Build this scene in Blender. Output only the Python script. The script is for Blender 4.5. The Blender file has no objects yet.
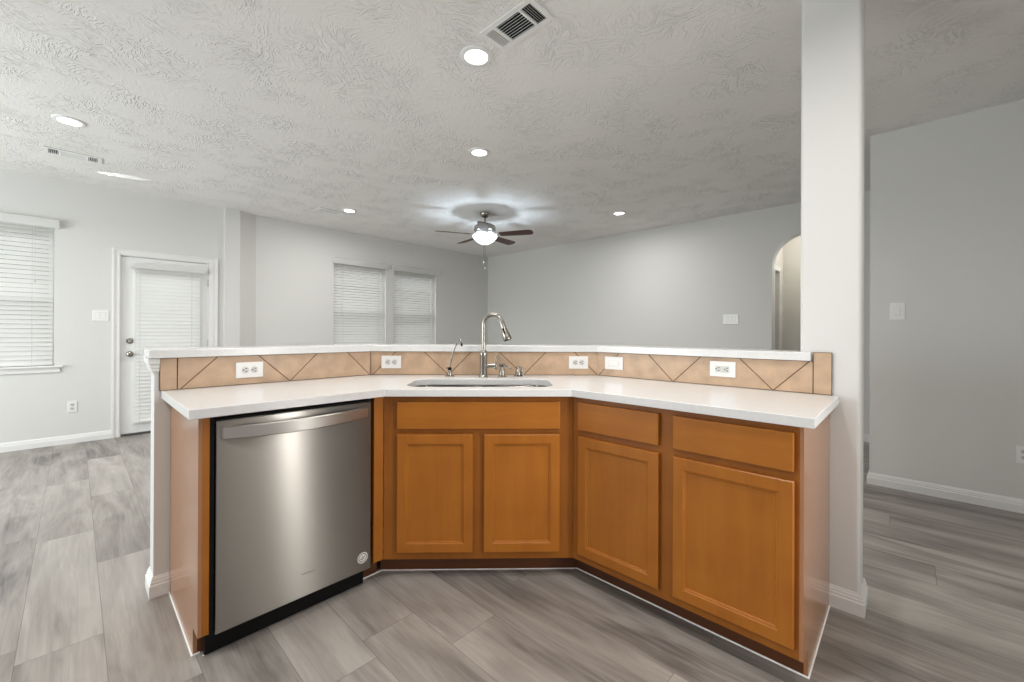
import bpy, bmesh, math, random
from mathutils import Vector, Matrix
from mathutils.geometry import tessellate_polygon
random.seed(7)
PI = math.pi; R2 = math.sqrt(2)
SC = bpy.context.scene
COL = SC.collection

# ------------------------------------------------------------------ camera, world, exposure
# World axes: X and Y follow the walls of the house, the sink front stands at 45 degrees to them.
EYE = 1.1836; CEIL_Z = 2.7426
def setup_camera():
    ya, pi_, ro = 0.0247, 0.0011, 0.0043
    h = PI/4 - ya                                   # heading, from +X towards +Y
    fw = Vector((math.cos(h), math.sin(h), 0)); rt = Vector((math.sin(h), -math.cos(h), 0)); up = Vector((0, 0, 1))
    f2 = fw*math.cos(pi_) + up*math.sin(pi_); u2 = -fw*math.sin(pi_) + up*math.cos(pi_)
    r3 = rt*math.cos(ro) + u2*math.sin(ro); u3 = -rt*math.sin(ro) + u2*math.cos(ro)
    cd = bpy.data.cameras.new('camera'); cam = bpy.data.objects.new('camera', cd); COL.objects.link(cam)
    cd.sensor_width = 36; cd.lens = 416.29/1024*36; cd.shift_y = -(341-331.53)/1024
    cd.clip_start = 0.02; cd.clip_end = 100
    cam.matrix_world = Matrix(((r3.x, u3.x, -f2.x, 0), (r3.y, u3.y, -f2.y, 0), (r3.z, u3.z, -f2.z, EYE), (0, 0, 0, 1)))
    SC.camera = cam
setup_camera()
W = bpy.data.worlds.new('daylight'); SC.world = W; W.use_nodes = True
W.node_tree.nodes['Background'].inputs[0].default_value = (0.93, 0.97, 1.0, 1)
W.node_tree.nodes['Background'].inputs[1].default_value = 0.39
SC.view_settings.view_transform = 'Standard'; SC.view_settings.look = 'None'
SC.view_settings.gamma = 1; SC.view_settings.use_curve_mapping = False
SC.view_settings.exposure = 0.09
SC.cycles.caustics_reflective = False; SC.cycles.caustics_refractive = False; SC.cycles.sample_clamp_indirect = 5

def lamp(name, kind, loc, power, color=(1, 1, 1), size=0.1, rot=(0, 0, 0), spread=None):
    d = bpy.data.lights.new(name, kind); d.energy = power; d.color = color
    if kind == 'AREA':
        d.shape = 'DISK'; d.size = size
        if spread: d.spread = spread
    else: d.shadow_soft_size = size
    o = bpy.data.objects.new(name, d); COL.objects.link(o); o.location = loc; o.rotation_euler = rot
    return o
# unseen fill lamps added under the kitchen ceiling, out of the frame
for (x, y, e) in ((1.0, 0.6, 12), (1.45, -0.55, 8), (-0.6, 1.5, 14), (-0.9, -0.9, 20)):
    lamp('kitchen_fill_lamp', 'AREA', (x, y, 2.72), e, (1, .97, .93), .16, spread=math.radians(165))

# rectangular light panels, all added out of view
def daylight(name, loc, rot, w, h, power, color, spread=180):
    d = bpy.data.lights.new(name, 'AREA'); d.shape = 'RECTANGLE'; d.size = w; d.size_y = h; d.energy = power; d.color = color; d.spread = math.radians(spread)
    o = bpy.data.objects.new(name, d); COL.objects.link(o); o.location = loc; o.rotation_euler = rot
daylight('breakfast_fill_panel', (-3.15, 4.3, 1.25), (0, -PI/2, 0), 1.5, 2.8, 125, (.90, .97, 1))  # added fill panel at an unseen opening left of the frame
daylight('streak_strip_light', (1.59, -1.26, 1.2), (-PI/2, 0, PI), .15, 1.88, 7, (1, .99, .97), 75)  # strip light added for the vertical streak on the dishwasher
daylight('yard_sky_panel', (2.0, 9.2, 4.6), (math.radians(-62), 0, 0), 13, 3.2, 900, (.96, .98, 1))  # panel added above the yard to brighten the blinds
_g = lamp('ceiling_patch_spot', 'SPOT', (-.50, 5.94, 2.46), 55, (.93, .97, 1), .004)  # added spot that makes the bright patch on the ceiling
_g.data.spot_size = math.radians(9); _g.data.spot_blend = .35
_g.rotation_euler = (Vector((.30, 5.76, CEIL_Z))-Vector(_g.location)).to_track_quat('-Z', 'Y').to_euler()
lamp('hall_fill_lamp', 'POINT', (6.55, .55, 2.45), 14, (1, .97, .90), .12)  # unseen lamp added to brighten the hall behind the arch
# ------------------------------------------------------------------ materials
def nmat(name):
    m = bpy.data.materials.new(name); m.use_nodes = True
    return m, m.node_tree.nodes, m.node_tree.links, m.node_tree.nodes['Principled BSDF']
def mat(name, col, rough=.5, metal=0, coat=0, emit=None, es=0, bump=None, vary=None, spec=None):
    m, N, L, b = nmat(name)
    b.inputs['Base Color'].default_value = (*col, 1); b.inputs['Roughness'].default_value = rough
    b.inputs['Metallic'].default_value = metal; b.inputs['Coat Weight'].default_value = coat
    if spec is not None: b.inputs['Specular IOR Level'].default_value = spec
    if emit: b.inputs['Emission Color'].default_value = (*emit, 1); b.inputs['Emission Strength'].default_value = es
    if bump or vary:
        tc = N.new('ShaderNodeTexCoord')
    if bump:
        n = N.new('ShaderNodeTexNoise'); n.inputs['Scale'].default_value = bump[0]; n.inputs['Detail'].default_value = 3
        bp = N.new('ShaderNodeBump'); bp.inputs['Strength'].default_value = bump[1]; bp.inputs['Distance'].default_value = bump[2]
        L.new(tc.outputs['Object'], n.inputs['Vector']); L.new(n.outputs['Fac'], bp.inputs['Height']); L.new(bp.outputs[0], b.inputs['Normal'])
    if vary:
        n = N.new('ShaderNodeTexNoise'); n.inputs['Scale'].default_value = vary[0]; n.inputs['Detail'].default_value = 5
        r = N.new('ShaderNodeValToRGB')
        r.color_ramp.elements[0].position = .3; r.color_ramp.elements[1].position = .7
        r.color_ramp.elements[0].color = (*[c*(1-vary[1]) for c in col], 1); r.color_ramp.elements[1].color = (*[min(1, c*(1+vary[1])) for c in col], 1)
        L.new(tc.outputs['Object'], n.inputs['Vector']); L.new(n.outputs['Fac'], r.inputs['Fac']); L.new(r.outputs[0], b.inputs['Base Color'])
    return m

def wood(name, c0, c1, grain='Z', rough=.38, coat=.15, scale=1.0):
    m, N, L, b = nmat(name)
    tc = N.new('ShaderNodeTexCoord'); mp = N.new('ShaderNodeMapping')
    s = {'Z': (14, 14, 1.3), 'X': (1.3, 14, 14)}[grain]; mp.inputs['Scale'].default_value = [v*scale for v in s]
    n = N.new('ShaderNodeTexNoise'); n.inputs['Scale'].default_value = 1.6; n.inputs['Detail'].default_value = 7; n.inputs['Roughness'].default_value = .62; n.inputs['Distortion'].default_value = .6
    n2 = N.new('ShaderNodeTexNoise'); n2.inputs['Scale'].default_value = 5; n2.inputs['Detail'].default_value = 3
    mx = N.new('ShaderNodeMix'); mx.data_type = 'FLOAT'; mx.inputs[0].default_value = .5
    r = N.new('ShaderNodeValToRGB'); r.color_ramp.elements[0].position = .34; r.color_ramp.elements[1].position = .66
    r.color_ramp.elements[0].color = (*c0, 1); r.color_ramp.elements[1].color = (*c1, 1)
    L.new(tc.outputs['Object'], mp.inputs['Vector']); L.new(mp.outputs[0], n.inputs['Vector']); L.new(tc.outputs['Object'], n2.inputs['Vector'])
    L.new(n.outputs['Fac'], mx.inputs[2]); L.new(n2.outputs['Fac'], mx.inputs[3]); L.new(mx.outputs[0], r.inputs['Fac']); L.new(r.outputs[0], b.inputs['Base Color'])
    b.inputs['Roughness'].default_value = rough; b.inputs['Coat Weight'].default_value = coat; b.inputs['Coat Roughness'].default_value = .2; b.inputs['Specular IOR Level'].default_value = .3
    return m

def floor_mat():
    m, N, L, b = nmat('grey_vinyl_plank')
    def M(op, a, c=None, d=None):
        n = N.new('ShaderNodeMath'); n.operation = op
        for i, v in enumerate((a, c, d)):
            if v is None: continue
            if isinstance(v, (int, float)): n.inputs[i].default_value = v
            else: L.new(v, n.inputs[i])
        return n.outputs[0]
    g = N.new('ShaderNodeNewGeometry'); sp = N.new('ShaderNodeSeparateXYZ'); L.new(g.outputs['Position'], sp.inputs[0])
    PW, PL = .2265, 1.22
    rx = M('DIVIDE', M('SUBTRACT', sp.outputs[0], .083), PW); row = M('FLOOR', rx)
    wn = N.new('ShaderNodeTexWhiteNoise'); wn.noise_dimensions = '1D'; L.new(row, wn.inputs['W'])
    ry = M('ADD', M('DIVIDE', M('SUBTRACT', sp.outputs[1], .035), PL), wn.outputs['Value']); cl = M('FLOOR', ry)
    cb = N.new('ShaderNodeCombineXYZ'); L.new(row, cb.inputs[0]); L.new(cl, cb.inputs[1])
    w2 = N.new('ShaderNodeTexWhiteNoise'); w2.noise_dimensions = '2D'; L.new(cb.outputs[0], w2.inputs['Vector'])
    # distance to seams
    fx = M('FRACT', rx); fy = M('FRACT', ry)
    dx = M('MULTIPLY', M('MINIMUM', fx, M('SUBTRACT', 1, fx)), PW); dy = M('MULTIPLY', M('MINIMUM', fy, M('SUBTRACT', 1, fy)), PL)
    seam = M('LESS_THAN', M('MINIMUM', dx, dy), .0013)
    # grain, shifted per plank
    off = N.new('ShaderNodeVectorMath'); off.operation = 'MULTIPLY_ADD'; L.new(w2.outputs['Color'], off.inputs[0]); off.inputs[1].default_value = (30, 30, 30); L.new(g.outputs['Position'], off.inputs[2])
    def noise(sx, sy, sc, det, dist, rough=.6):
        mp = N.new('ShaderNodeMapping'); mp.inputs['Scale'].default_value = (sx, sy, 1); L.new(off.outputs[0], mp.inputs['Vector'])
        n = N.new('ShaderNodeTexNoise'); n.inputs['Scale'].default_value = sc; n.inputs['Detail'].default_value = det; n.inputs['Distortion'].default_value = dist; n.inputs['Roughness'].default_value = rough
        L.new(mp.outputs[0], n.inputs['Vector']); return n.outputs['Fac']
    broad = noise(5.5, .85, 1.0, 3, .8); fine = noise(42, 2.2, 1.0, 6, 1.2, .7)
    v = M('ADD', M('MULTIPLY', broad, .78), M('MULTIPLY', fine, .34))
    v = M('ADD', v, M('MULTIPLY', M('SUBTRACT', w2.outputs['Value'], .5), .13))
    r = N.new('ShaderNodeValToRGB'); e = r.color_ramp.elements
    e[0].position = .36; e[0].color = (.115, .102, .092, 1); e[1].position = .74; e[1].color = (.44, .405, .37, 1)
    k = e.new(.52); k.color = (.265, .240, .217, 1)
    L.new(v, r.inputs['Fac'])
    mx = N.new('ShaderNodeMix'); mx.data_type = 'RGBA'; L.new(M('MULTIPLY', seam, .6), mx.inputs[0]); L.new(r.outputs[0], mx.inputs[6]); mx.inputs[7].default_value = (.10, .09, .08, 1)
    L.new(mx.outputs[2], b.inputs['Base Color'])
    b.inputs['Roughness'].default_value = .42
    bp = N.new('ShaderNodeBump'); bp.inputs['Strength'].default_value = .12; bp.inputs['Distance'].default_value = .002; L.new(fine, bp.inputs['Height']); L.new(bp.outputs[0], b.inputs['Normal'])
    return m

def ceiling_mat():
    m, N, L, b = nmat('stomped_ceiling_plaster')
    g = N.new('ShaderNodeNewGeometry')
    # each brush stomp turns its own way: rotate the coordinates by a random angle per cell
    wob = N.new('ShaderNodeTexNoise'); wob.inputs['Scale'].default_value = 6; wob.inputs['Detail'].default_value = 2; L.new(g.outputs['Position'], wob.inputs['Vector'])
    add = N.new('ShaderNodeVectorMath'); add.operation = 'MULTIPLY_ADD'; L.new(wob.outputs['Color'], add.inputs[0]); add.inputs[1].default_value = (.12, .12, 0); L.new(g.outputs['Position'], add.inputs[2])
    vo = N.new('ShaderNodeTexVoronoi'); vo.inputs['Scale'].default_value = 7; L.new(add.outputs[0], vo.inputs['Vector'])
    sx = N.new('ShaderNodeSeparateColor'); L.new(vo.outputs['Color'], sx.inputs[0])
    an = N.new('ShaderNodeMath'); an.operation = 'MULTIPLY'; an.inputs[1].default_value = 6.28; L.new(sx.outputs[0], an.inputs[0])
    vr = N.new('ShaderNodeVectorRotate'); vr.rotation_type = 'Z_AXIS'; L.new(add.outputs[0], vr.inputs['Vector']); L.new(an.outputs[0], vr.inputs['Angle'])
    mp = N.new('ShaderNodeMapping'); mp.inputs['Scale'].default_value = (92, 20, 1); L.new(vr.outputs[0], mp.inputs['Vector'])
    n = N.new('ShaderNodeTexNoise'); n.inputs['Scale'].default_value = 1; n.inputs['Detail'].default_value = 2; n.inputs['Distortion'].default_value = .5; L.new(mp.outputs[0], n.inputs['Vector'])
    r = N.new('ShaderNodeValToRGB'); r.color_ramp.elements[0].position = .50; r.color_ramp.elements[1].position = .62; L.new(n.outputs['Fac'], r.inputs['Fac'])
    patch = N.new('ShaderNodeTexNoise'); patch.inputs['Scale'].default_value = 3.2; patch.inputs['Detail'].default_value = 2; L.new(g.outputs['Position'], patch.inputs['Vector'])
    pr = N.new('ShaderNodeValToRGB'); pr.color_ramp.elements[0].position = .40; pr.color_ramp.elements[0].color = (.12, .12, .12, 1); pr.color_ramp.elements[1].position = .62; L.new(patch.outputs['Fac'], pr.inputs['Fac'])
    mu = N.new('ShaderNodeMath'); mu.operation = 'MULTIPLY'; L.new(r.outputs[0], mu.inputs[0]); L.new(pr.outputs[0], mu.inputs[1])
    bp = N.new('ShaderNodeBump'); bp.inputs['Strength'].default_value = 1.0; bp.inputs['Distance'].default_value = .0042; L.new(mu.outputs[0], bp.inputs['Height']); L.new(bp.outputs[0], b.inputs['Normal'])
    b.inputs['Base Color'].default_value = (.86, .845, .82, 1); b.inputs['Roughness'].default_value = .9
    return m

def steel_mat(name, col, rough, aniso, axis=(1, 0, 0)):
    m, N, L, b = nmat(name)
    b.inputs['Base Color'].default_value = (*col, 1); b.inputs['Metallic'].default_value = 1; b.inputs['Roughness'].default_value = rough
    b.inputs['Anisotropic'].default_value = aniso
    vt = N.new('ShaderNodeVectorTransform'); vt.vector_type = 'VECTOR'; vt.convert_from = 'OBJECT'; vt.convert_to = 'WORLD'; vt.inputs[0].default_value = axis
    L.new(vt.outputs[0], b.inputs['Tangent']); b.inputs['Anisotropic Rotation'].default_value = .25
    tc = N.new('ShaderNodeTexCoord'); mp = N.new('ShaderNodeMapping'); mp.inputs['Scale'].default_value = (3, 3, 500) if axis[0] else (500, 3, 3)
    n = N.new('ShaderNodeTexNoise'); n.inputs['Scale'].default_value = 1; n.inputs['Detail'].default_value = 2
    L.new(tc.outputs['Object'], mp.inputs['Vector']); L.new(mp.outputs[0], n.inputs['Vector'])
    r = N.new('ShaderNodeMapRange'); r.inputs['To Min'].default_value = rough*.85; r.inputs['To Max'].default_value = rough*1.15
    return m

def glass_mat():
    m, N, L, b = nmat('window_glass'); N.remove(b)
    t = N.new('ShaderNodeBsdfTransparent'); gl = N.new('ShaderNodeBsdfGlossy'); gl.inputs['Roughness'].default_value = .02
    mx = N.new('ShaderNodeMixShader'); mx.inputs[0].default_value = .07
    L.new(t.outputs[0], mx.inputs[1]); L.new(gl.outputs[0], mx.inputs[2]); L.new(mx.outputs[0], N['Material Output'].inputs['Surface'])
    return m

M_wall = mat('wall_paint', (.70, .695, .672), .75, bump=(140, .25, .0012))
M_ceil = ceiling_mat()
M_trim = mat('white_trim_paint', (.80, .795, .78), .4)
M_door = mat('white_door_paint', (.83, .83, .82), .4)
M_floor = floor_mat()
M_wood = wood('honey_maple', (.34, .108, .012), (.42, .148, .018), 'Z', coat=.05)
M_woodx = wood('honey_maple_level', (.34, .108, .012), (.42, .148, .018), 'X', coat=.05)
M_frame = wood('honey_maple_shaded', (.25, .078, .009), (.33, .112, .014), 'Z', coat=.05)  # maple darkened in colour for the shade around the fronts
M_panel = wood('glossy_maple_panel', (.36, .165, .075), (.42, .205, .10), 'Z', rough=.2, coat=.35)  # maple paled in colour for the white wall's reflection
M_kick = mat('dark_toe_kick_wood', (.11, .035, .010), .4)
M_quartz = mat('white_quartz', (.74, .735, .728), .22, vary=(60, .025))
M_tile = mat('tan_ceramic_tile', (.54, .375, .25), .38, vary=(16, .13))
M_grout = mat('brown_grout', (.10, .05, .022), .8)
M_caulk = mat('white_caulk', (.88, .87, .85), .5)
M_steel = steel_mat('brushed_stainless', (.30, .280, .257), .29, 1.0)
M_nickel = mat('brushed_nickel', (.36, .335, .30), .24, 1)
M_sink = mat('satin_stainless_sink', (.15, .142, .132), .17, 1)
M_black = mat('black_plastic', (.006, .006, .006), .55, spec=.15)
M_dark = mat('duct_shade', (.006, .006, .006), .9)
M_plate = mat('white_plastic', (.86, .85, .83), .3)
M_white = mat('white_enamel', (.84, .84, .82), .4)
M_face = mat('receptacle_shaded', (.66, .65, .63), .35)  # white plastic greyed in colour to suggest shadow
M_slot = mat('outlet_slot_dark', (.06, .055, .05), .6)
M_blind = mat('white_blind_slat', (.92, .92, .90), .45)
_n, _l = M_blind.node_tree.nodes, M_blind.node_tree.links
_t = _n.new('ShaderNodeBsdfTranslucent'); _t.inputs[0].default_value = (.88, .88, .87, 1); _m = _n.new('ShaderNodeMixShader'); _m.inputs[0].default_value = .5
_l.new(_n['Principled BSDF'].outputs[0], _m.inputs[1]); _l.new(_t.outputs[0], _m.inputs[2]); _l.new(_m.outputs[0], _n['Material Output'].inputs['Surface'])
M_cord = mat('white_blind_cord', (.62, .62, .60), .7)
M_walnut = wood('dark_walnut_blade', (.055, .022, .014), (.11, .045, .028), 'X', rough=.45)
M_glass = glass_mat()
M_lens = mat('lit_lamp_lens', (1, 1, 1), .5, emit=(1, .98, .95), es=6)
M_bowl = mat('lit_frosted_bowl', (.9, .95, 1), .4, emit=(.80, .92, 1), es=2.2)
M_ink = mat('grey_ink', (.16, .155, .15), .5)
M_badge = mat('white_badge', (.75, .74, .72), .4)
M_hall = mat('hall_paint', (.66, .64, .59), .8)

# ------------------------------------------------------------------ mesh helpers
def box(bm, x0, x1, y0, y1, z0, z1, bev=0, seg=1):
    x0, x1 = sorted((x0, x1)); y0, y1 = sorted((y0, y1)); z0, z1 = sorted((z0, z1))
    r = bmesh.ops.create_cube(bm, size=1)
    for v in r['verts']:
        v.co = Vector((x0+(v.co.x+.5)*(x1-x0), y0+(v.co.y+.5)*(y1-y0), z0+(v.co.z+.5)*(z1-z0)))
    if bev:
        es = list({e for v in r['verts'] for e in v.link_edges})
        bmesh.ops.bevel(bm, geom=es, offset=bev, segments=seg, affect='EDGES', profile=.5)
    return bm
def B(*a, **k): return box(bmesh.new(), *a, **k)
def lathe(bm, prof, cx=0, cy=0, n=32, mtx=None):
    """prof: list of (r, z)"""
    rings = []
    for r, z in prof:
        if r < 1e-6: rings.append([bm.verts.new((cx, cy, z))])
        else: rings.append([bm.verts.new((cx+r*math.cos(2*PI*i/n), cy+r*math.sin(2*PI*i/n), z)) for i in range(n)])
    vs = [v for g in rings for v in g]
    for a, b in zip(rings, rings[1:]):
        if len(a) == 1 and len(b) == 1: continue
        for i in range(n):
            j = (i+1) % n
            if len(a) == 1: bm.faces.new((a[0], b[j], b[i]))
            elif len(b) == 1: bm.faces.new((a[i], a[j], b[0]))
            else: bm.faces.new((a[i], a[j], b[j], b[i]))
    if mtx is not None: bmesh.ops.transform(bm, matrix=mtx, verts=vs)
    return bm
def tube(bm, pts, rad, n=12, cap=True):
    pts = [Vector(p) for p in pts]; rads = rad if isinstance(rad, (list, tuple)) else [rad]*len(pts)
    rings = []; up = None
    for i, p in enumerate(pts):
        t = (pts[min(i+1, len(pts)-1)]-pts[max(i-1, 0)]).normalized()
        if up is None:
            up = t.orthogonal().normalized()
        up = (up - t*up.dot(t)).normalized(); sd = t.cross(up)
        rings.append([bm.verts.new(p+(up*math.cos(2*PI*k/n)+sd*math.sin(2*PI*k/n))*rads[i]) for k in range(n)])
    for a, b in zip(rings, rings[1:]):
        for k in range(n): bm.faces.new((a[k], a[(k+1) % n], b[(k+1) % n], b[k]))
    if cap: bm.faces.new(rings[0][::-1]); bm.faces.new(rings[-1])
    return bm
def prism(bm, outer, holes, lo, hi, axis='z'):
    """Polygon with holes, extruded. axis z: points (x,y); axis y: points (x,z) extruded along y."""
    loops = [outer]+list(holes)
    def P(p, t): return (p[0], p[1], t) if axis == 'z' else (p[0], t, p[1])
    flat = [p for l in loops for p in l]
    A = [bm.verts.new(P(p, lo)) for p in flat]; Bv = [bm.verts.new(P(p, hi)) for p in flat]
    for t in tessellate_polygon([[Vector((*p, 0)) for p in l] for l in loops]):
        bm.faces.new([A[i] for i in t]); bm.faces.new([Bv[i] for i in reversed(t)])
    k = 0
    for l in loops:
        n = len(l)
        for i in range(n):
            j = (i+1) % n; bm.faces.new((A[k+i], A[k+j], Bv[k+j], Bv[k+i]))
        k += n
    bmesh.ops.recalc_face_normals(bm, faces=bm.faces)
    return bm
def sweep(bm, path, prof, closed=False):
    """prof (off, z) carried along a level path; off is to the left of travel; mitred."""
    P = [Vector(p) for p in path]; n = len(P); rings = []
    for i in range(n):
        if closed or 0 < i < n-1:
            a = (P[i]-P[i-1]).normalized(); b = (P[(i+1) % n]-P[i]).normalized()
            na = Vector((-a.y, a.x)); nb = Vector((-b.y, b.x)); m = (na+nb).normalized(); m = m/max(.2, m.dot(na))
        else:
            d = (P[1]-P[0]) if i == 0 else (P[-1]-P[-2]); d.normalize(); m = Vector((-d.y, d.x))
        rings.append([bm.verts.new((P[i].x+m.x*o, P[i].y+m.y*o, z)) for o, z in prof])
    k = len(prof)
    for i in range(n if closed else n-1):
        a, b = rings[i], rings[(i+1) % n]
        for j in range(k): bm.faces.new((a[j], a[(j+1) % k], b[(j+1) % k], b[j]))
    if not closed: bm.faces.new(rings[0][::-1]); bm.faces.new(rings[-1])
    bmesh.ops.recalc_face_normals(bm, faces=bm.faces)
    return bm
def rrect(x0, x1, y0, y1, r, n=6):
    out = []
    for cx, cy, a0 in ((x1-r, y1-r, 0), (x0+r, y1-r, 90), (x0+r, y0+r, 180), (x1-r, y0+r, 270)):
        for i in range(n+1):
            a = math.radians(a0+90*i/n); out.append((cx+r*math.cos(a), cy+r*math.sin(a)))
    return out
def make(name, bm, m, parent=None, smooth=False, loc=None, rz=None):
    me = bpy.data.meshes.new(name); bm.to_mesh(me); bm.free(); me.materials.append(m)
    if smooth:
        for p in me.polygons: p.use_smooth = True
        try: me.set_sharp_from_angle(angle=math.radians(38))
        except Exception: pass
    o = bpy.data.objects.new(name, me); COL.objects.link(o)
    if parent: o.parent = parent
    if loc: o.location = loc
    if rz is not None: o.rotation_euler = (0, 0, rz)
    return o
def tag(o, label, cat, group=None, kind=None):
    o['label'] = label; o['category'] = cat
    if group: o['group'] = group
    if kind: o['kind'] = kind
    return o
FR = {'L': 0.0, 'R': -PI/2, 'S': -PI/4}             # rotations of the three cabinet fronts (and the walls parallel to them)
def W3(fr, s, d, z=0):
    a = FR[fr]; return (s*math.cos(a)-d*math.sin(a), s*math.sin(a)+d*math.cos(a), z)
def thing(name, fr, s, d, z, label, cat, group=None):
    o = bpy.data.objects.new(name, None); COL.objects.link(o); o.location = W3(fr, s, d, z); o.rotation_euler = (0, 0, FR[fr])
    o.empty_display_size = .05
    return tag(o, label, cat, group)
def struct(name, bm, m, fr='L', parent=None, smooth=False):
    o = make(name, bm, m, parent, smooth, rz=None if parent else FR[fr])
    if not parent: o['kind'] = 'structure'
    return o
def xf(pts, fr): return [W3(fr, *p)[:2] for p in pts]
def text_mesh(name, s, size, m, parent, loc, rot, depth=.0004):
    c = bpy.data.curves.new(name, 'FONT'); c.body = s; c.size = size; c.extrude = depth; c.align_x = 'CENTER'; c.align_y = 'CENTER'; c.resolution_u = 3
    t = bpy.data.objects.new(name, c); COL.objects.link(t)
    dg = bpy.context.evaluated_depsgraph_get(); me = bpy.data.meshes.new_from_object(t.evaluated_get(dg))
    bpy.data.objects.remove(t); me.materials.clear(); me.materials.append(m)
    o = bpy.data.objects.new(name, me); COL.objects.link(o); o.parent = parent; o.location = loc; o.rotation_euler = rot
    return o

# ------------------------------------------------------------------ room shell
CH = 2.7426
struct('floor', B(-3.2, 8.2, -3.2, 6.53, -.08, 0), M_floor)
struct('ceiling', B(-3.2, 8.2, -3.2, 6.53, CH, CH+.1), M_ceil)
PN, PF, QF, QN = 6.340, 6.375, 5.955, 4.330
WZ0, WZ1 = .820, 2.222
def rect(a, b, c, d): return [(a, c), (b, c), (b, d), (a, d)]
# breakfast wall with one window and the patio door
DL, DR, DT = .352, 1.158, 2.022
struct('wall_left', prism(bmesh.new(), [(-3.2, 0), (DL, 0), (DL, DT), (DR, DT), (DR, 0), (1.311, 0), (1.311, CH), (-3.2, CH)],
       [rect(-1.05, -.147, WZ0, WZ1)], PN, PN+.16, 'y'), M_wall)
# boxed corner between breakfast wall and living wall
struct('wall_corner', prism(bmesh.new(), [(1.311, 6.283), (1.477, 6.283), (1.682, 6.375), (1.682, 6.52), (1.311, 6.52)], [], 0, CH), M_wall)
struct('wall_back_left', prism(bmesh.new(), rect(1.682, 6.1, 0, CH), [rect(2.736, 3.612, WZ0, WZ1), rect(3.763, 4.637, WZ0, WZ1)], PF, PF+.15, 'y'), M_wall)
# arch wall, local s = -Y world
ar = []
for i in range(25):
    a = PI*i/24; ar.append((-.860+.365*math.cos(PI-a), 2.02+.365*math.sin(a)))
out = [(-PF, 0), (-1.225, 0)]+ar+[(-.495, 0), (1.5, 0), (1.5, CH), (-PF, CH)]
struct('wall_back_right', prism(bmesh.new(), out, [], QF, QF+.13, 'y'), M_wall, 'R')
# hallway behind the arch
struct('wall_hall_back', B(-1.6, .3, 7.0, 7.1, 0, CH), M_hall, 'R')
hl = prism(bmesh.new(), [(6.085, 0), (6.42, 0), (6.42, 2.03), (6.72, 2.03), (6.72, 0), (7.0, 0), (7.0, CH), (6.085, CH)], [], 1.30, 1.40, 'y')
struct('wall_hall_side', hl, M_hall, 'L')
struct('trim_1', prism(bmesh.new(), [(6.36, 0), (6.42, 0), (6.42, 2.03), (6.72, 2.03), (6.72, 0), (6.785, 0), (6.785, 2.095), (6.36, 2.095)], [], 1.284, 1.30, 'y'), M_trim)
struct('door_2', B(6.42, 6.72, 1.36, 1.39, .01, 2.03), M_hall)
# yard ground and screen added to darken blind gaps; and the unseen left wall
struct('ground', B(-6, 14, 6.6, 16, -.25, -.15), mat('lawn', (.09, .095, .075), .9))
struct('yard_screen', B(-6, 14, 10.0, 10.1, -.15, 2.3), mat('dull_screen', (.16, .14, .115), .9))
struct('wall_far_left', prism(bmesh.new(), [(-6.5, 0), (-1.5, 0), (-1.5, CH), (-6.5, CH)], [rect(-5.75, -2.85, .45, 2.05)], -3.3, -3.2, 'y'), M_wall, 'R')  # opening added for the fill panel
# wall on the right beyond the pillar
struct('wall_right', B(-.220, 2.2, QN, QN+.12, 0, CH), M_wall, 'R')
struct('wall_right_block', prism(bmesh.new(), rect(.6, QN, 0, CH), [rect(1.52, 1.66, .25, 2.15)], -1.3, -1.18, 'y'), M_wall, 'L')  # unseen wall added to block light from the right; slot for strip light
# pillar
pb = B(-.3580, -.143, 2.280, 2.440, 0, CH)
es = [e for e in pb.edges if abs(e.verts[0].co.z-e.verts[1].co.z) > 1]
bmesh.ops.bevel(pb, geom=es, offset=.016, segments=5, affect='EDGES', profile=.5)
struct('wall_pillar', pb, M_wall, 'R', smooth=True)

BASE = [(0, 0), (.0155, 0), (.0155, .052), (.0115, .057), (.0115, .066), (.0085, .070), (.0085, .077), (.0055, .082), (.003, .090), (0, .090)]
def base(name, path, m=M_trim): return struct(name, sweep(bmesh.new(), path, BASE), m)
# travel with the room on the left-hand side of the path
base('baseboard_left', [(.284, PN), (-3.2, PN)])
base('baseboard_back_left', [(QF, 1.225), (QF, PF), (1.682, PF), (1.477, 6.283), (1.311, 6.283), (1.311, PN), (1.249, PN)])
base('baseboard_back_right', [(QF, -1.5), (QF, .495)])
base('baseboard_right', [(QN, -2.08), (QN, .220), (QN+.12, .220)])
base('baseboard_pillar', [(2.44, .358), (2.44, .143), (2.280, .143), (2.280, .2465)])
base('baseboard_hall', [(7.0, -.3), (7.0, 1.30), (6.785, 1.30)])
# knee wall that carries the bar
KW = [(.245, 2.427), (1.2726, 2.427), (2.278, 1.4216), (2.278, .3585), (2.393, .3585), (2.393, 1.4692), (1.3202, 2.542), (.245, 2.542)]
struct('wall_knee', prism(bmesh.new(), KW, [], 0, 1.060), M_wall)
base('baseboard_knee', [(2.393, .3585), (2.393, 1.4692), (1.3202, 2.542), (.245, 2.542), (.245, 2.427), (.3005, 2.427)][::-1])
CROWN = [(0, .992), (.004, .992), (.006, .999), (.010, 1.003), (.011, 1.012), (.015, 1.019), (.016, 1.028), (.022, 1.037), (.024, 1.059), (0, 1.059)]
struct('trim_2', sweep(bmesh.new(), [(.2615, 2.427), (.245, 2.427), (.245, 2.542), (1.3202, 2.542), (2.393, 1.4692), (2.393, .3585)], CROWN), M_trim)
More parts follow.
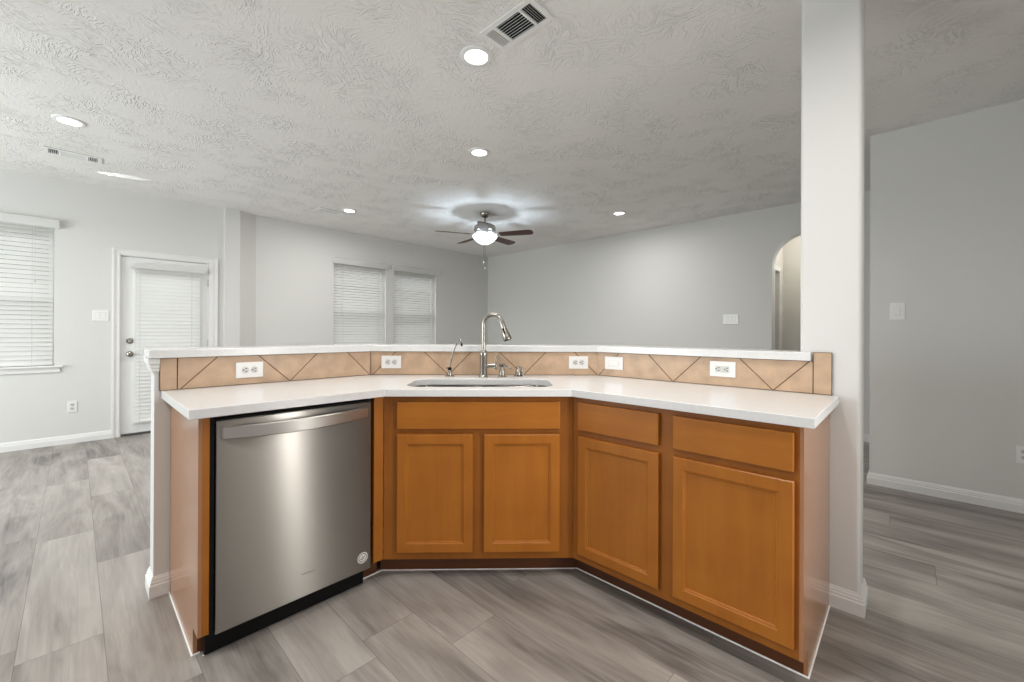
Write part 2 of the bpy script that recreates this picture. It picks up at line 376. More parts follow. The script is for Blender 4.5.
# white caulk line where the island meets the floor
CK = [(0, 0), (.0045, 0), (.003, .003), (0, .004)]
KSY = 2.080*R2
kickpath = [(2.262, .2465), (1.741, .2465), (1.741, KSY-1.741), (KSY-1.886, 1.886), (.952, 1.886)]
struct('trim_3', sweep(bmesh.new(), kickpath, CK), M_caulk)
struct('trim_4', sweep(bmesh.new(), [(.322, 1.886), (.3005, 1.886), (.3005, 2.412)], CK), M_caulk)
struct('trim_5', sweep(bmesh.new(), [(.92, 1.858), (.325, 1.858)], [(0, 0), (.003, 0), (0, .003)]), M_caulk)

# ------------------------------------------------------------------ windows, door, blinds
def window(name, fr, s0, s1, z0, z1, d, sill=True):
    """opening in a wall whose room face lies at d"""
    t = bpy.data.objects.new(name, None); COL.objects.link(t); t.location = W3(fr, (s0+s1)/2, d, z0); t.rotation_euler = (0, 0, FR[fr]); t['kind'] = 'structure'
    w = (s1-s0)/2; h = z1-z0
    fb = prism(bmesh.new(), rect(-w, w, 0, h), [rect(-w+.04, w-.04, .04, h/2-.018), rect(-w+.04, w-.04, h/2+.018, h-.04)], .085, .125, 'y')
    f = struct('window_frame', fb, M_trim, parent=t)
    struct('pane', B(-w+.03, w-.03, .102, .106, .03, h-.03), M_glass, parent=f)
    if sill:
        sb = B(-w-.065, w+.065, -.045, .08, -.018, 0, .004, 2)
        box(sb, -w-.045, w+.045, -.018, -.0005, -.070, -.018, .003)
        struct('window_sill', sb, M_trim, parent=t)
window('window_1', 'L', -1.05, -.147, WZ0, WZ1, PN)
window('window_2', 'L', 2.736, 3.612, WZ0, WZ1, PF)
window('window_3', 'L', 3.763, 4.637, WZ0, WZ1, PF)

def blind(fr, s0, s1, z0, z1, d, val, label, slat_d=.014, pitch=.0415, tilt=57, cords=(.16, .84), wand=.12, cordx=None, group=None):
    """slats between s0..s1; val = (s0, s1, z0, z1, front d offset, back d offset)"""
    cx = (s0+s1)/2; t = thing('window_blind', fr, cx, d, z0, label, 'blind', group); w = (s1-s0)/2; h = z1-z0
    a = math.radians(tilt); bm = bmesh.new(); n = int((h-.05)/pitch)
    for i in range(n):
        z = .04+i*(h-.055)/(n-1); tt = a+math.radians(random.uniform(-3, 3)); sw = .050
        r0 = len(bm.verts); box(bm, -w+.004, w-.004, -sw/2, sw/2, -.0014, .0014)
        vs = bm.verts[:][r0:] if False else list(bm.verts)[r0:]
        bmesh.ops.transform(bm, matrix=Matrix.Translation((0, slat_d, z)) @ Matrix.Rotation(tt, 4, 'X'), verts=vs)
    make('slats', bm, M_blind, t)
    make('bottom_rail', B(-w+.003, w-.003, slat_d-.026, slat_d+.026, .004, .022, .003), M_blind, t)
    vb = B(val[0]-cx, val[1]-cx, val[4], val[4]+.012, val[2]-z0, val[3]-z0, .003)
    box(vb, val[0]-cx, val[0]-cx+.010, val[4]+.012, val[5], val[2]-z0, val[3]-z0, .001); box(vb, val[1]-cx-.010, val[1]-cx, val[4]+.012, val[5], val[2]-z0, val[3]-z0, .001)
    make('valance', vb, M_blind, t)
    for c in cords:
        x = -w+2*w*c; cb = B(x-.0012, x+.0012, slat_d-.0275, slat_d-.0262, .01, h)
        make('ladder_cord', cb, M_cord, t)
    if wand is not None:
        x = -w+2*w*wand; wb = bmesh.new(); tube(wb, [(x, slat_d-.034, h), (x, slat_d-.034, h*.42)], .0035, 8)
        make('tilt_wand', wb, M_cord, t, True)
    if cordx is not None:
        x = -w+2*w*cordx; k = make('pull_cord', B(x-.001, x+.001, slat_d-.036, slat_d-.034, h*.62, h), M_cord, t)
        tb = lathe(bmesh.new(), [(0, h*.62-.03), (.006, h*.62-.03), (.007, h*.62-.02), (.003, h*.62), (0, h*.62)], x, slat_d-.035, 12)
        make('tassel', tb, M_cord, k, True)
    return t
blind('L', -1.046, -.151, WZ0+.002, WZ1, PN, (-1.10, -.108, 2.226, 2.308, -.050, -.001), 'white slatted blind on the window by the patio door, above a white sill', cordx=.86, wand=None, pitch=.043)
blind('L', 2.740, 3.608, WZ0+.002, WZ1, PF, (2.708, 3.632, 2.226, 2.309, -.045, -.001), 'white slatted blind on living room window nearer to the boxed wall corner', cordx=None, wand=.13, pitch=.0405, tilt=49)
blind('L', 3.767, 4.633, WZ0+.002, WZ1, PF, (3.715, 4.703, 2.226, 2.309, -.045, -.001), 'white slatted blind on living room window nearer to the ceiling fan', cordx=.9, wand=.13, pitch=.0405, tilt=49)

# patio door
dr = bpy.data.objects.new('door_1', None); COL.objects.link(dr); dr.location = (DL, PN, 0); dr['kind'] = 'structure'
dw = DR-DL
lite = rect(.125, dw-.10, .14, 1.86)
leaf = struct('door_leaf', prism(bmesh.new(), rect(.006, dw-.006, .022, DT-.008), [lite], .022, .064, 'y'), M_door, parent=dr)
struct('lite_frame', prism(bmesh.new(), rect(.105, dw-.08, .12, 1.88), [rect(.135, dw-.11, .15, 1.85)], .013, .022, 'y'), M_door, parent=dr)
struct('pane', B(.125, dw-.10, .040, .046, .14, 1.86), M_glass, parent=leaf)
jb = prism(bmesh.new(), [(-.001, 0), (.0045, 0), (.0045, DT-.005), (dw-.0045, DT-.005), (dw-.0045, 0), (dw+.001, 0), (dw+.001, DT), (-.001, DT)], [], .001, .159, 'y')
struct('door_jamb', jb, M_trim, parent=dr)
struct('threshold', B(.005, dw-.005, .0, .15, 0, .020, .003), mat('dark_threshold', (.12, .115, .11), .4, .6), parent=dr)
cp = [(-.068, 0), (-.068, DT+.070), (dw+.091, DT+.070), (dw+.091, 0)]
def casing(o, i, d0, d1):
    return prism(bmesh.new(), [(-o, 0), (-o, DT+o), (dw+o+.022, DT+o), (dw+o+.022, 0), (dw+i, 0), (dw+i, DT+i), (-i, DT+i), (-i, 0)], [], -d1, -d0, 'y')
struct('door_casing', casing(.068, .002, .0005, .010), M_trim, parent=dr)
struct('casing_band', casing(.066, .050, .010, .018), M_trim, parent=dr)
struct('casing_bead', casing(.020, .010, .010, .015), M_trim, parent=dr)
YX = Matrix.Rotation(PI/2, 4, 'X')
def knob(name, x, z, big, y=.022):
    pr = [(0, 0), (.031, 0), (.033, .004), (.028, .010), (.013, .013), (.012, .030)]+([(.022, .036), (.029, .046), (.028, .060), (.018, .068), (0, .070)] if big else [(.018, .024), (.016, .028), (0, .028)])
    bm = lathe(bmesh.new(), pr, 0, 0, 24, Matrix.Translation((x, y, z)) @ YX)
    return struct(name, bm, M_nickel, parent=dr, smooth=True)
knob('door_knob', .078, .917, True)
db = knob('deadbolt', .078, 1.064, False)
struct('thumb_turn', B(.072, .084, -.028, -.008, 1.045, 1.083, .003), M_nickel, parent=db)
for z in (.28, 1.03, 1.78):
    hb = bmesh.new(); tube(hb, [(dw-.004, .014, z-.045), (dw-.004, .014, z+.045)], .006, 10); struct('hinge', hb, M_nickel, parent=dr, smooth=True)
b4 = blind('L', .467, 1.070, .137, 1.885, PN, (.434, 1.126, 1.885, 1.949, -.050, .010), 'white slatted blind hung on the white patio door', slat_d=-.016, pitch=.0405, tilt=64, cords=(.07, .85), wand=None, cordx=None)
b4.name = 'door_blind'
make('mounting_bracket', B(.62-.7685, .64-.7685, -.010, .006, 1.72, 1.75), M_blind, b4)

# ------------------------------------------------------------------ wall plates
def plate(name, fr, s, z, d, label, cat, kind, gangs=1, horiz=False, w=None, h=None, group=None):
    t = thing(name, fr, s, d, z, label, cat, group)
    w = w or (.070+.046*(gangs-1)); h = h or .115
    if horiz: w, h = h, w
    fp = B(-w/2, w/2, -.0065, -.0003, -h/2, h/2, .0022, 2)
    make('face_plate', fp, M_plate, t)
    def bb(x0, x1, y0, y1, z0, z1, bev=0):      # in upright coordinates, turned when the plate lies on its side
        if horiz: x0, x1, z0, z1 = z0, z1, x0, x1
        return (x0, x1, y0, y1, z0, z1, bev)
    def screw(x, z):
        if horiz: x, z = z, x
        make('screw', lathe(bmesh.new(), [(0, 0), (.003, 0), (.0026, .001), (0, .0012)], 0, 0, 10, Matrix.Translation((x, -.0065, z)) @ YX), M_badge, t)
    for g in range(gangs):
        gx = (g-(gangs-1)/2)*.046
        if kind == 'rocker':
            o_ = make('rocker_surround', box(bmesh.new(), *bb(gx-.0172, gx+.0172, -.0070, -.0060, -.0345, .0345)), M_cord, t)
            rk = bmesh.new(); box(rk, *bb(gx-.0158, gx+.0158, -.0100, -.0068, -.0325, .0325, .0012)); make('rocker', rk, M_plate, t)
            screw(gx, .048); screw(gx, -.048)
        else:
            if kind == 'gfci':
                o_ = make('receptacle_face', box(bmesh.new(), *bb(gx-.0168, gx+.0168, -.0085, -.0062, -.0335, .0335, .001)), M_face, t)
                for q in (-.006, .006):
                    make('test_button', box(bmesh.new(), *bb(gx-.010, gx+.010, -.0097, -.0084, q-.004, q+.004, .0005)), M_cord, t)
            else: o_ = None
            for q in (-.020, .020):
                if kind == 'duplex':
                    pts = [(gx+.0172*math.cos(a), max(-.0145, min(.0145, .0172*math.sin(a)))) for a in [2*PI*i/28 for i in range(28)]]
                    if horiz: pts = [(p[1]+q, p[0]) for p in pts]
                    else: pts = [(p[0], p[1]+q) for p in pts]
                    o_ = make('receptacle_face', prism(bmesh.new(), pts, [], -.0088, -.0062, 'y'), M_face, t)
                sb = bmesh.new()
                box(sb, *bb(gx-.0085, gx-.0050, -.0093, -.0084, q-.002, q+.008)); box(sb, *bb(gx+.0050, gx+.0085, -.0093, -.0084, q-.002, q+.008)); box(sb, *bb(gx-.0030, gx+.0030, -.0093, -.0084, q-.0115, q-.005))
                make('slots', sb, M_slot, o_)
            if kind == 'duplex': screw(gx, 0)
            else: screw(gx, .048); screw(gx, -.048)
    return t
EP = dict(horiz=True, w=.078, h=.121)
plate('wall_outlet', 'L', .611, .987, 2.414, 'white duplex outlet on tan tile above the dishwasher', 'outlet', 'duplex', **EP)
plate('wall_outlet', 'S', -.6835, .994, 2.603, 'white duplex outlet on tan tile between dishwasher end and thin water tap', 'outlet', 'duplex', **EP)
plate('wall_outlet', 'S', .4815, .994, 2.603, 'white duplex outlet on tan tile past the tall faucet, beside the corner seam', 'outlet', 'duplex', **EP)
plate('wall_switch', 'R', -1.2965, .9965, 2.265, 'white rocker switch plate lying sideways on the tan tile by the corner', 'switch', 'rocker', **EP)
plate('wall_outlet', 'R', -.6805, 1.000, 2.265, 'white safety outlet with test buttons on tan tile nearest the pillar', 'outlet', 'gfci', **EP)
plate('wall_switch', 'L', .193, 1.3425, PN, 'white double rocker switch plate on the wall between window and patio door', 'switch', 'rocker', 2, w=.128)
plate('wall_outlet', 'L', -.014, .3825, PN, 'white outlet low on the wall between window sill and patio door', 'outlet', 'duplex')
plate('wall_switch', 'R', -1.694, 1.364, QF, 'wide white three rocker switch plate beside the archway', 'switch', 'rocker', 3, w=.185, h=.125)
plate('wall_switch', 'R', -.0615, 1.353, QN, 'white single rocker switch on the wall beyond the pillar', 'switch', 'rocker', w=.086, h=.130)
plate('wall_outlet', 'R', .558, .386, QN, 'white outlet low on the wall beyond the pillar, cut by the picture edge', 'outlet', 'duplex')

# ------------------------------------------------------------------ island: tiles, tops
def inset_poly(pts, o):
    c = Vector((sum(p[0] for p in pts)/len(pts), sum(p[1] for p in pts)/len(pts))); n = len(pts); L_ = []
    for i in range(n):
        a, b = Vector(pts[i]), Vector(pts[(i+1) % n]); d = b-a
        if d.length < 1e-5: continue
        nn = Vector((-d.y, d.x)).normalized()
        if nn.dot(c-a) < 0: nn = -nn
        L_.append((a+nn*o, d.normalized()))
    out = []
    for i in range(len(L_)):
        (p, d), (q, e) = L_[i-1], L_[i]; cr = d.x*e.y-d.y*e.x
        t = ((q-p).x*e.y-(q-p).y*e.x)/cr; out.append(tuple(p+d*t))
    return out
def tiles(fr, d, lines, z0=.9145, z1=1.0595, extra=None, grout_extra=None):
    bm = bmesh.new()
    for (a0, a1), (b0, b1) in zip(lines, lines[1:]):
        p = [(a0, z0), (b0, z0), (b1, z1), (a1, z1)]
        if b0-a0 < .012 and b1-a1 < .012: continue
        prism(bm, inset_poly(p, .0021), [], d, d+.011, 'y')
    for p in (extra or []): prism(bm, inset_poly(p, .0021), [], d, d+.011, 'y')
    g = B(min(lines[0]), max(lines[-1]), d+.0022, d+.0125, z0, z1)
    for p in (grout_extra or []): box(g, p[0], p[1], d+.0022, d+.0125, p[2], p[3])
    return bm, g
def backsplash(fr, d, lines, label, **k):
    t = thing('tile_backsplash', fr, 0, 0, 0, label, 'backsplash'); bm, g = tiles(fr, d, lines, **k)
    make('tiles', bm, M_tile, t); make('grout', g, M_grout, t); return t
backsplash('L', 2.414, [(.262, .262), (.324, .324), (.334, .478), (.802, .650), (.802, .945), (1.262, 1.118), (1.2665, 1.2665)], 'tan tile backsplash with diagonal joints behind the counter over the dishwasher')
backsplash('S', 2.603, [(-.8105, -.8105), (-.802, -.655), (-.330, -.483), (-.330, -.189), (.137, -.016), (.137, .279), (.603, .456), (.6105, .6105)], 'tan tile backsplash with diagonal joints behind the sink faucet')
backsplash('R', 2.265, [(-1.4155, -1.4155), (-1.405, -1.262), (-.934, -1.078), (-.934, -.787), (-.460, -.604), (-.460, -.318), (-.306, -.306)], 'tan tile backsplash with diagonal joints ending at the white pillar',
    extra=[[(-.306, .9145), (-.239, .9145), (-.239, 1.100), (-.306, 1.100)]], grout_extra=[(-.306, -.2395, .9145, 1.0995)])

def eased(bm, o=.003):
    es = [e for e in bm.edges if len(e.link_faces) == 2 and abs(e.link_faces[0].normal.dot(e.link_faces[1].normal)) < .5 and abs(e.verts[0].co.z-e.verts[1].co.z) < 1e-6]
    bmesh.ops.bevel(bm, geom=es, offset=o, segments=2, affect='EDGES', profile=.5)
    return bm
BAR = [(.224, 2.392), (1.258, 2.392), (2.243, 1.407), (2.243, .313), (2.2775, .313), (2.2775, .3595), (2.452, .3595), (2.452, 1.492), (1.345, 2.601), (.224, 2.601)]
tag(make('bar_countertop', eased(prism(bmesh.new(), BAR, [], 1.0605, 1.0985)), M_quartz), 'long white quartz bar ledge running above the tile backsplash to the pillar', 'countertop')
SA = (.268, 1.766); 
cs = 1.954*R2
TOP = [(.268, 1.766), (cs-1.766, 1.766), (1.616, cs-1.616), (1.616, .214), (2.2645, .214), (2.2645, 1.416), (1.267, 2.4135), (.268, 2.4135)]
hole = xf(rrect(-.479, .262, 2.045, 2.385, .085, 8), 'S')
tag(make('kitchen_countertop', eased(prism(bmesh.new(), TOP, [hole], .8795, .914), .0025), M_quartz), 'white quartz kitchen countertop with the sink cut into its middle', 'countertop')

# ------------------------------------------------------------------ cabinets
def door_bm(s0, s1, z0, z1, d, fw=.043):
    """door with a recessed flat panel; d is its front"""
    bm = bmesh.new(); th = .019
    o = [(s0, z0), (s1, z0), (s1, z1), (s0, z1)]
    def ring(i, y): return [bm.verts.new((s0+i if k in (0, 3) else s1-i, y, z0+i if k in (0, 1) else z1-i)) for k in range(4)]
    R = [ring(0, d+th), ring(0, d+.003), ring(.003, d), ring(fw, d), ring(fw+.003, d+.003), ring(fw+.008, d+.004), ring(fw+.011, d+.009)]
    for a, b in zip(R, R[1:]):
        for k in range(4): bm.faces.new((a[k], a[(k+1) % 4], b[(k+1) % 4], b[k]))
    bm.faces.new(R[-1]); bm.faces.new(R[0][::-1]); bmesh.ops.recalc_face_normals(bm, faces=bm.faces)
    return bm
def cabinet(fr, s0, s1, d, label, drawers, doors, zd, inner_l=0, inner_r=0, carc=None):
    mid = (s0+s1)/2; t = thing('base_cabinet', fr, mid, d, 0, label, 'cabinet')
    holes = [rect(a+.012-mid, b-.012-mid, zd[0]+.012, zd[1]-.012) for a, b in drawers]+[rect(a+.012-mid, b-.012-mid, zd[2]+.012, zd[3]-.012) for a, b in doors]
    make('face_frame', prism(bmesh.new(), rect(s0-mid, s1-mid, .100, .8785), holes, 0, .019, 'y'), M_frame, t)
    c0, c1 = carc
    cb = bmesh.new(); box(cb, c0-mid, c0+.015-mid, .0195, .585, .100, .876); box(cb, c1-.015-mid, c1-mid, .0195, .585, .100, .876)
    box(cb, c0+.0155-mid, c1-.0155-mid, .0195, .585, .100, .115); box(cb, c0+.0155-mid, c1-.0155-mid, .579, .585, .116, .876)
    make('carcass', cb, M_frame, t)
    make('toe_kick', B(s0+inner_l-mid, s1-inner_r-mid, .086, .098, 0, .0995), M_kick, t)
    f = (d-.019)/d                                                     # fronts stand proud of the frame
    for a, b in drawers:
        make('drawer_front', B(a*1-mid, b*1-mid, -.019, -.0005, zd[0], zd[1], .003, 2), M_woodx, t)
    for a, b in doors:
        make('door', door_bm(a-mid, b-mid, zd[2], zd[3], -.019), M_wood, t)
    return t
def cv(v, d0): return v*(d0-.019)/d0
def cz(z, d0): return EYE-(EYE-z)*(d0-.019)/d0
dS = 1.994; dR = 1.655
sx = lambda a: cv(a, dS)
zS = [cz(z, dS) for z in (.718, .848, .1275, .692)]
t1 = cabinet('S', -.558, .345, dS, 'honey maple sink cabinet with one wide drawer front over two doors', [(sx(-.4975), sx(.282))], [(sx(-.4975), sx(-.1345)), (sx(-.083), sx(.282))], zS, -.037, -.037, (-.555, .343))
# the corner strips either side of it
make('corner_strip', prism(bmesh.new(), [(1.0145-.1065*1, 0)]*0+rect(.0, .0475, .100, .8785), [], 0, .019, 'y'), M_wood, None).name = 'corner_strip'
cs_ = bpy.data.objects['corner_strip']; cs_.location = (.966, 1.806, 0)
tag(cs_, 'narrow honey maple filler strip between dishwasher and sink cabinet', 'filler strip')
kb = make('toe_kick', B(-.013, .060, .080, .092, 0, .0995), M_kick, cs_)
sx = lambda a: cv(a, dR)
zR = [cz(z, dR) for z in (.718, .850, .125, .687)]
t2 = cabinet('R', -1.165, -.2595, dR, 'honey maple base cabinet with two drawers over two doors beside the pillar', [(sx(-1.142), sx(-.744)), (sx(-.684), sx(-.2765))], [(sx(-1.140), sx(-.743)), (sx(-.684), sx(-.2755))], zR, -.035, 0, (-1.160, -.262))
# finished end panels (with the toe-kick notch)
def end_panel(x_or_y, axis, label):
    if axis == 'R':    # at Y const
        poly = [(1.741, 0), (2.2765, 0), (2.2765, .879), (1.655, .879), (1.655, .100), (1.741, .100)]
        o = make('cabinet_end_panel', prism(bmesh.new(), poly, [], .247, .259, 'y'), M_panel)
    else:
        poly = [(-2.4255, 0), (-1.886, 0), (-1.886, .100), (-1.806, .100), (-1.806, .879), (-2.4255, .879)]
        o = make('cabinet_end_panel', prism(bmesh.new(), poly, [], .301, .313, 'y'), M_panel, rz=-PI/2)
    return tag(o, label, 'end panel')
end_panel(0, 'R', 'glossy maple end panel closing the cabinets beside the white pillar')
ep = end_panel(0, 'L', 'glossy maple end panel closing the island beside the dishwasher')
st = make('stile', B(0, .019, -.334, -.3135, .100, .8785), M_wood, ep)
st.matrix_parent_inverse = Matrix.Identity(4)
# stile: R-frame child, local x = -Y world, local y = X world
bm = B(-1.825, -1.806, .3135, .334, .100, .8785); me = bpy.data.meshes.new('stile'); bm.to_mesh(me); bm.free(); me.materials.append(M_wood); st.data = me
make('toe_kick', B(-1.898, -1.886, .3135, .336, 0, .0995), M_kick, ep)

# ------------------------------------------------------------------ dishwasher
t = thing('dishwasher', 'L', .651, 1.800, 0, 'stainless steel dishwasher with a bowed bar handle at the island end', 'dishwasher')
hw = .2995
make('tub_casing', B(-hw+.008, hw-.004, .050, .575, .100, .868), M_black, t)
make('door_panel', B(-hw, hw, 0, .042, .089, .858, .004, 2), M_steel, t)
make('control_strip', B(-hw+.002, hw-.002, .004, .046, .8585, .866), M_black, t)
make('kick_plate', B(-hw-.022, hw-.012, .050, .075, .002, .088, .002), M_black, t)
make('side_seal', B(-hw-.0145, -hw-.002, .012, .050, .089, .868), M_black, t)
hb = bmesh.new()
N_ = 28; rings = []
for i in range(N_+1):
    u = -1+2*i/N_; x = u*.279; y = -.006-.040*(1-u*u)
    zt = .838-.004*(1-u*u)-(.0045 if u < 0 else 0)*abs(u); zb = .790-.006*(1-u*u)
    th = .012
    pr = [(y, zb+.003), (y+.003, zb), (y+th, zb), (y+th, zt), (y+.003, zt), (y, zt-.003)]
    rings.append([hb.verts.new((x, a, b)) for a, b in pr])
for a, b in zip(rings, rings[1:]):
    for k in range(6): hb.faces.new((a[k], a[(k+1) % 6], b[(k+1) % 6], b[k]))
hb.faces.new(rings[0]); hb.faces.new(rings[-1][::-1]); bmesh.ops.recalc_face_normals(hb, faces=hb.faces)
hd = make('handle', hb, steel_mat('brushed_stainless_handle', (.50, .475, .445), .40, .6), t, True)
for s_ in (-1, 1):
    make('handle_mount', B(s_*.279-.006, s_*.279+.006, -.004, .001, .792, .834, .001), M_steel, hd)
bd = make('round_badge', lathe(bmesh.new(), [(0, 0), (.026, 0), (.026, .0006), (0, .0006)], 0, 0, 32, Matrix.Translation((.258, -.0002, .1515)) @ YX), M_ink, t)
make('badge_ring', lathe(bmesh.new(), [(.020, .0006), (.0245, .0006), (.0245, .0010), (.020, .0010), (.020, .0006)], 0, 0, 32, Matrix.Translation((.258, -.0002, .1515)) @ YX), M_badge, bd)
make('badge_face', lathe(bmesh.new(), [(0, .0006), (.0165, .0006), (.0165, .0010), (0, .0010)], 0, 0, 32, Matrix.Translation((.258, -.0002, .1515)) @ YX), M_badge, bd)
bb_ = bmesh.new()
for k, (x0, z0, x1, z1) in enumerate(((-.010, -.004, .004, .007), (-.004, -.008, .011, .004), (-.011, -.004, -.003, -.009))):
    tube(bb_, [(.258+x0, -.0014, .1515+z0), (.258+x1, -.0014, .1515+z1)], .0014, 6)
make('badge_symbol', bb_, M_ink, bd)
text_mesh('brand_lettering', 'Whirlpool', .013, M_ink, t, (.020, -.0006, .184), (PI/2, 0, 0))

# ------------------------------------------------------------------ sink and taps (frame S)
t = thing('kitchen_sink', 'S', -.1085, 2.215, .8790, 'double bowl stainless steel sink set under the white countertop', 'sink')
def bowl(x0, x1, y0, y1, depth):
    bm = bmesh.new(); L_ = []
    for ins, z, r in ((-.012, 0, .085), (0, 0, .080), (.004, -.010, .078), (.010, -depth+.03, .070), (.020, -depth+.008, .062), (.040, -depth, .045)):
        pts = rrect(x0+ins, x1-ins, y0+ins, y1-ins, r, 7); L_.append([bm.verts.new((*p, z)) for p in pts])
    for a, b in zip(L_, L_[1:]):
        n = len(a)
        for i in range(n): bm.faces.new((a[i], a[(i+1) % n], b[(i+1) % n], b[i]))
    bm.faces.new(L_[-1]); bmesh.ops.recalc_face_normals(bm, faces=bm.faces)
    for f in bm.faces: f.normal_flip()
    return bm
def sxw(v): return v+.1085
for (a, b) in ((-.470, -.142), (-.116, .253)):
    o = make('bowl', bowl(sxw(a), sxw(b), 2.050-2.215, 2.380-2.215, .20), M_sink, t, True)
    dc = (sxw((a+b)/2), .03)
    make('drain', lathe(bmesh.new(), [(0, -.197), (.018, -.1975), (.030, -.194), (.043, -.1965), (.044, -.1995)], dc[0], dc[1], 24), M_nickel, o, True)
rim = prism(bmesh.new(), rrect(sxw(-.492), sxw(.275), 2.030-2.215, 2.398-2.215, .09, 6), [rrect(sxw(-.470), sxw(-.142), 2.050-2.215, 2.380-2.215, .08, 6), rrect(sxw(-.116), sxw(.253), 2.050-2.215, 2.380-2.215, .08, 6)], -.004, -.0005)
make('rim', rim, M_sink, t)

DK = .9142
def arc(cx, cz, r, a0, a1, y, n=16, sy=0):
    return [(cx+r*math.cos(math.radians(a0+(a1-a0)*i/n)), y+sy*i/n, cz+r*math.sin(math.radians(a0+(a1-a0)*i/n))) for i in range(n+1)]
t = thing('kitchen_faucet', 'S', -.108, 2.490, DK, 'tall gooseneck pull-down faucet in brushed nickel behind the sink', 'faucet')
make('body', lathe(bmesh.new(), [(0, 0), (.029, 0), (.029, .004), (.0225, .010), (.0215, .120), (.0225, .124), (.0225, .150), (.017, .158), (0, .158)], 0, 0, 28), M_nickel, t, True)
# neck turned partly towards the viewer
dirx, diry = .95, -.31
def turn(p): return (p[0]*dirx, p[0]*diry, p[2])
path = [(0, 0, .15), (0, 0, .24), (0, 0, .300)]+[q for q in arc(.058, .312, .058, 180, 22, 0, 18)]
nb_ = tube(bmesh.new(), [turn(p) for p in path], .0118, 16)
make('neck', nb_, M_nickel, t, True)
e = Vector(turn(path[-1])); dd = Vector(turn((.32, 0, -.92))).normalized()
hb = tube(bmesh.new(), [e+dd*v for v in (-.002, .004, .006, .045, .05, .085, .112, .118)], [.0125, .0125, .0150, .0150, .0165, .0225, .0265, .0245], 22)
sh = make('spray_head', hb, M_nickel, t, True)
make('aerator', tube(bmesh.new(), [e+dd*.1175, e+dd*.1215], .0205, 20), M_slot, sh, True)
bt = e+dd*.062+Vector((-.3, -.95, 0)).normalized()*.018
make('spray_button', tube(bmesh.new(), [bt-dd*.016, bt+dd*.016], .006, 10), M_black, sh, True)
lv = bmesh.new(); tube(lv, [(.015, -.004, .066), (.066, -.010, .066)], .0125, 16)
make('valve_arm', lv, M_nickel, t, True)
lv = bmesh.new(); tube(lv, [(.071, -.011, .046), (.073, -.011, .070), (.074, -.010, .098), (.075, -.008, .132)], [.0115, .0110, .0050, .0042], 12)
make('lever', lv, M_nickel, t, True)

t = thing('soap_dispenser', 'S', .004, 2.492, DK, 'short nickel soap dispenser with a side spout just beside the tall faucet', 'soap dispenser')
make('base', lathe(bmesh.new(), [(0, 0), (.026, 0), (.026, .005), (.017, .010), (.0155, .048), (.012, .053), (.012, .060), (.019, .063), (.0205, .074), (.016, .080), (0, .081)], 0, 0, 24), M_nickel, t, True)
make('spout', tube(bmesh.new(), [(.004, -.001, .068), (.030, -.008, .064), (.048, -.013, .054), (.056, -.015, .049)], [.0075, .0062, .0055, .005], 12), M_nickel, t, True)
t = thing('sink_fitting', 'S', .101, 2.530, DK, 'short nickel sink fitting with two upright stubs, right of the soap dispenser', 'sink fitting')
make('base', lathe(bmesh.new(), [(0, 0), (.029, 0), (.029, .004), (.019, .009), (.017, .034), (.0135, .038), (.0125, .058), (.009, .064), (0, .065)], 0, 0, 24), M_nickel, t, True)
make('stub', lathe(bmesh.new(), [(0, .008), (.0065, .008), (.0065, .050), (.004, .056), (0, .057)], .026, -.004, 14), M_nickel, t, True)
t = thing('water_tap', 'S', -.312, 2.520, DK, 'slim curved drinking water tap in nickel with a black collar', 'tap')
make('base', lathe(bmesh.new(), [(0, 0), (.030, 0), (.030, .003), (.013, .007), (.0115, .034), (.008, .040), (0, .041)], 0, 0, 22), M_nickel, t, True)
make('collar', lathe(bmesh.new(), [(0, .040), (.0105, .040), (.0115, .048), (.009, .055), (0, .056)], 0, 0, 18), M_black, t, True)
make('lever', tube(bmesh.new(), [(-.004, 0, .048), (-.020, -.006, .052)], .003, 8), M_black, t, True)
sp = [(0, 0, .050), (.004, 0, .085), (.014, -.002, .125), (.026, -.006, .160), (.038, -.012, .190), (.050, -.020, .212), (.060, -.034, .222), (.068, -.050, .220), (.074, -.064, .208), (.077, -.072, .196)]
so = make('spout', tube(bmesh.new(), sp, [.0048]*3+[.0042]*7, 12), M_nickel, t, True)
make('outlet_tip', tube(bmesh.new(), [(.077, -.072, .198), (.079, -.076, .186)], .0058, 12), M_black, so, True)

# ------------------------------------------------------------------ ceiling fittings
def can_light(x, y, label, power, cone=150):
    t = thing('recessed_light', 'L', x, y, CH, label, 'ceiling light', 'recessed ceiling lights')
    make('trim_ring', lathe(bmesh.new(), [(.062, -.001), (.066, -.009), (.080, -.010), (.090, -.006), (.092, 0), (.062, -.001)], 0, 0, 40), M_white, t, True)
    make('lens', lathe(bmesh.new(), [(0, -.005), (.060, -.005), (.064, -.002), (0, -.002)], 0, 0, 32), M_lens, t, True)
    lamp('recessed_lamp', 'AREA', (x, y, CH-.016), power, (1, .985, .95), .13, spread=math.radians(cone))
can_light(1.559, 1.772, 'largest round recessed ceiling light, in front of the ceiling register', 6, 160)
can_light(2.414, 2.699, 'round recessed ceiling light between the register and the ceiling fan', 17, 160)
can_light(-.033, 4.530, 'round recessed ceiling light above the breakfast area by the window wall', 14, 160)
can_light(2.440, 5.228, 'round recessed ceiling light right beside the small living room vent', 15, 176)
can_light(4.895, 2.738, 'round recessed ceiling light past the ceiling fan, towards the arch wall', 15, 176)

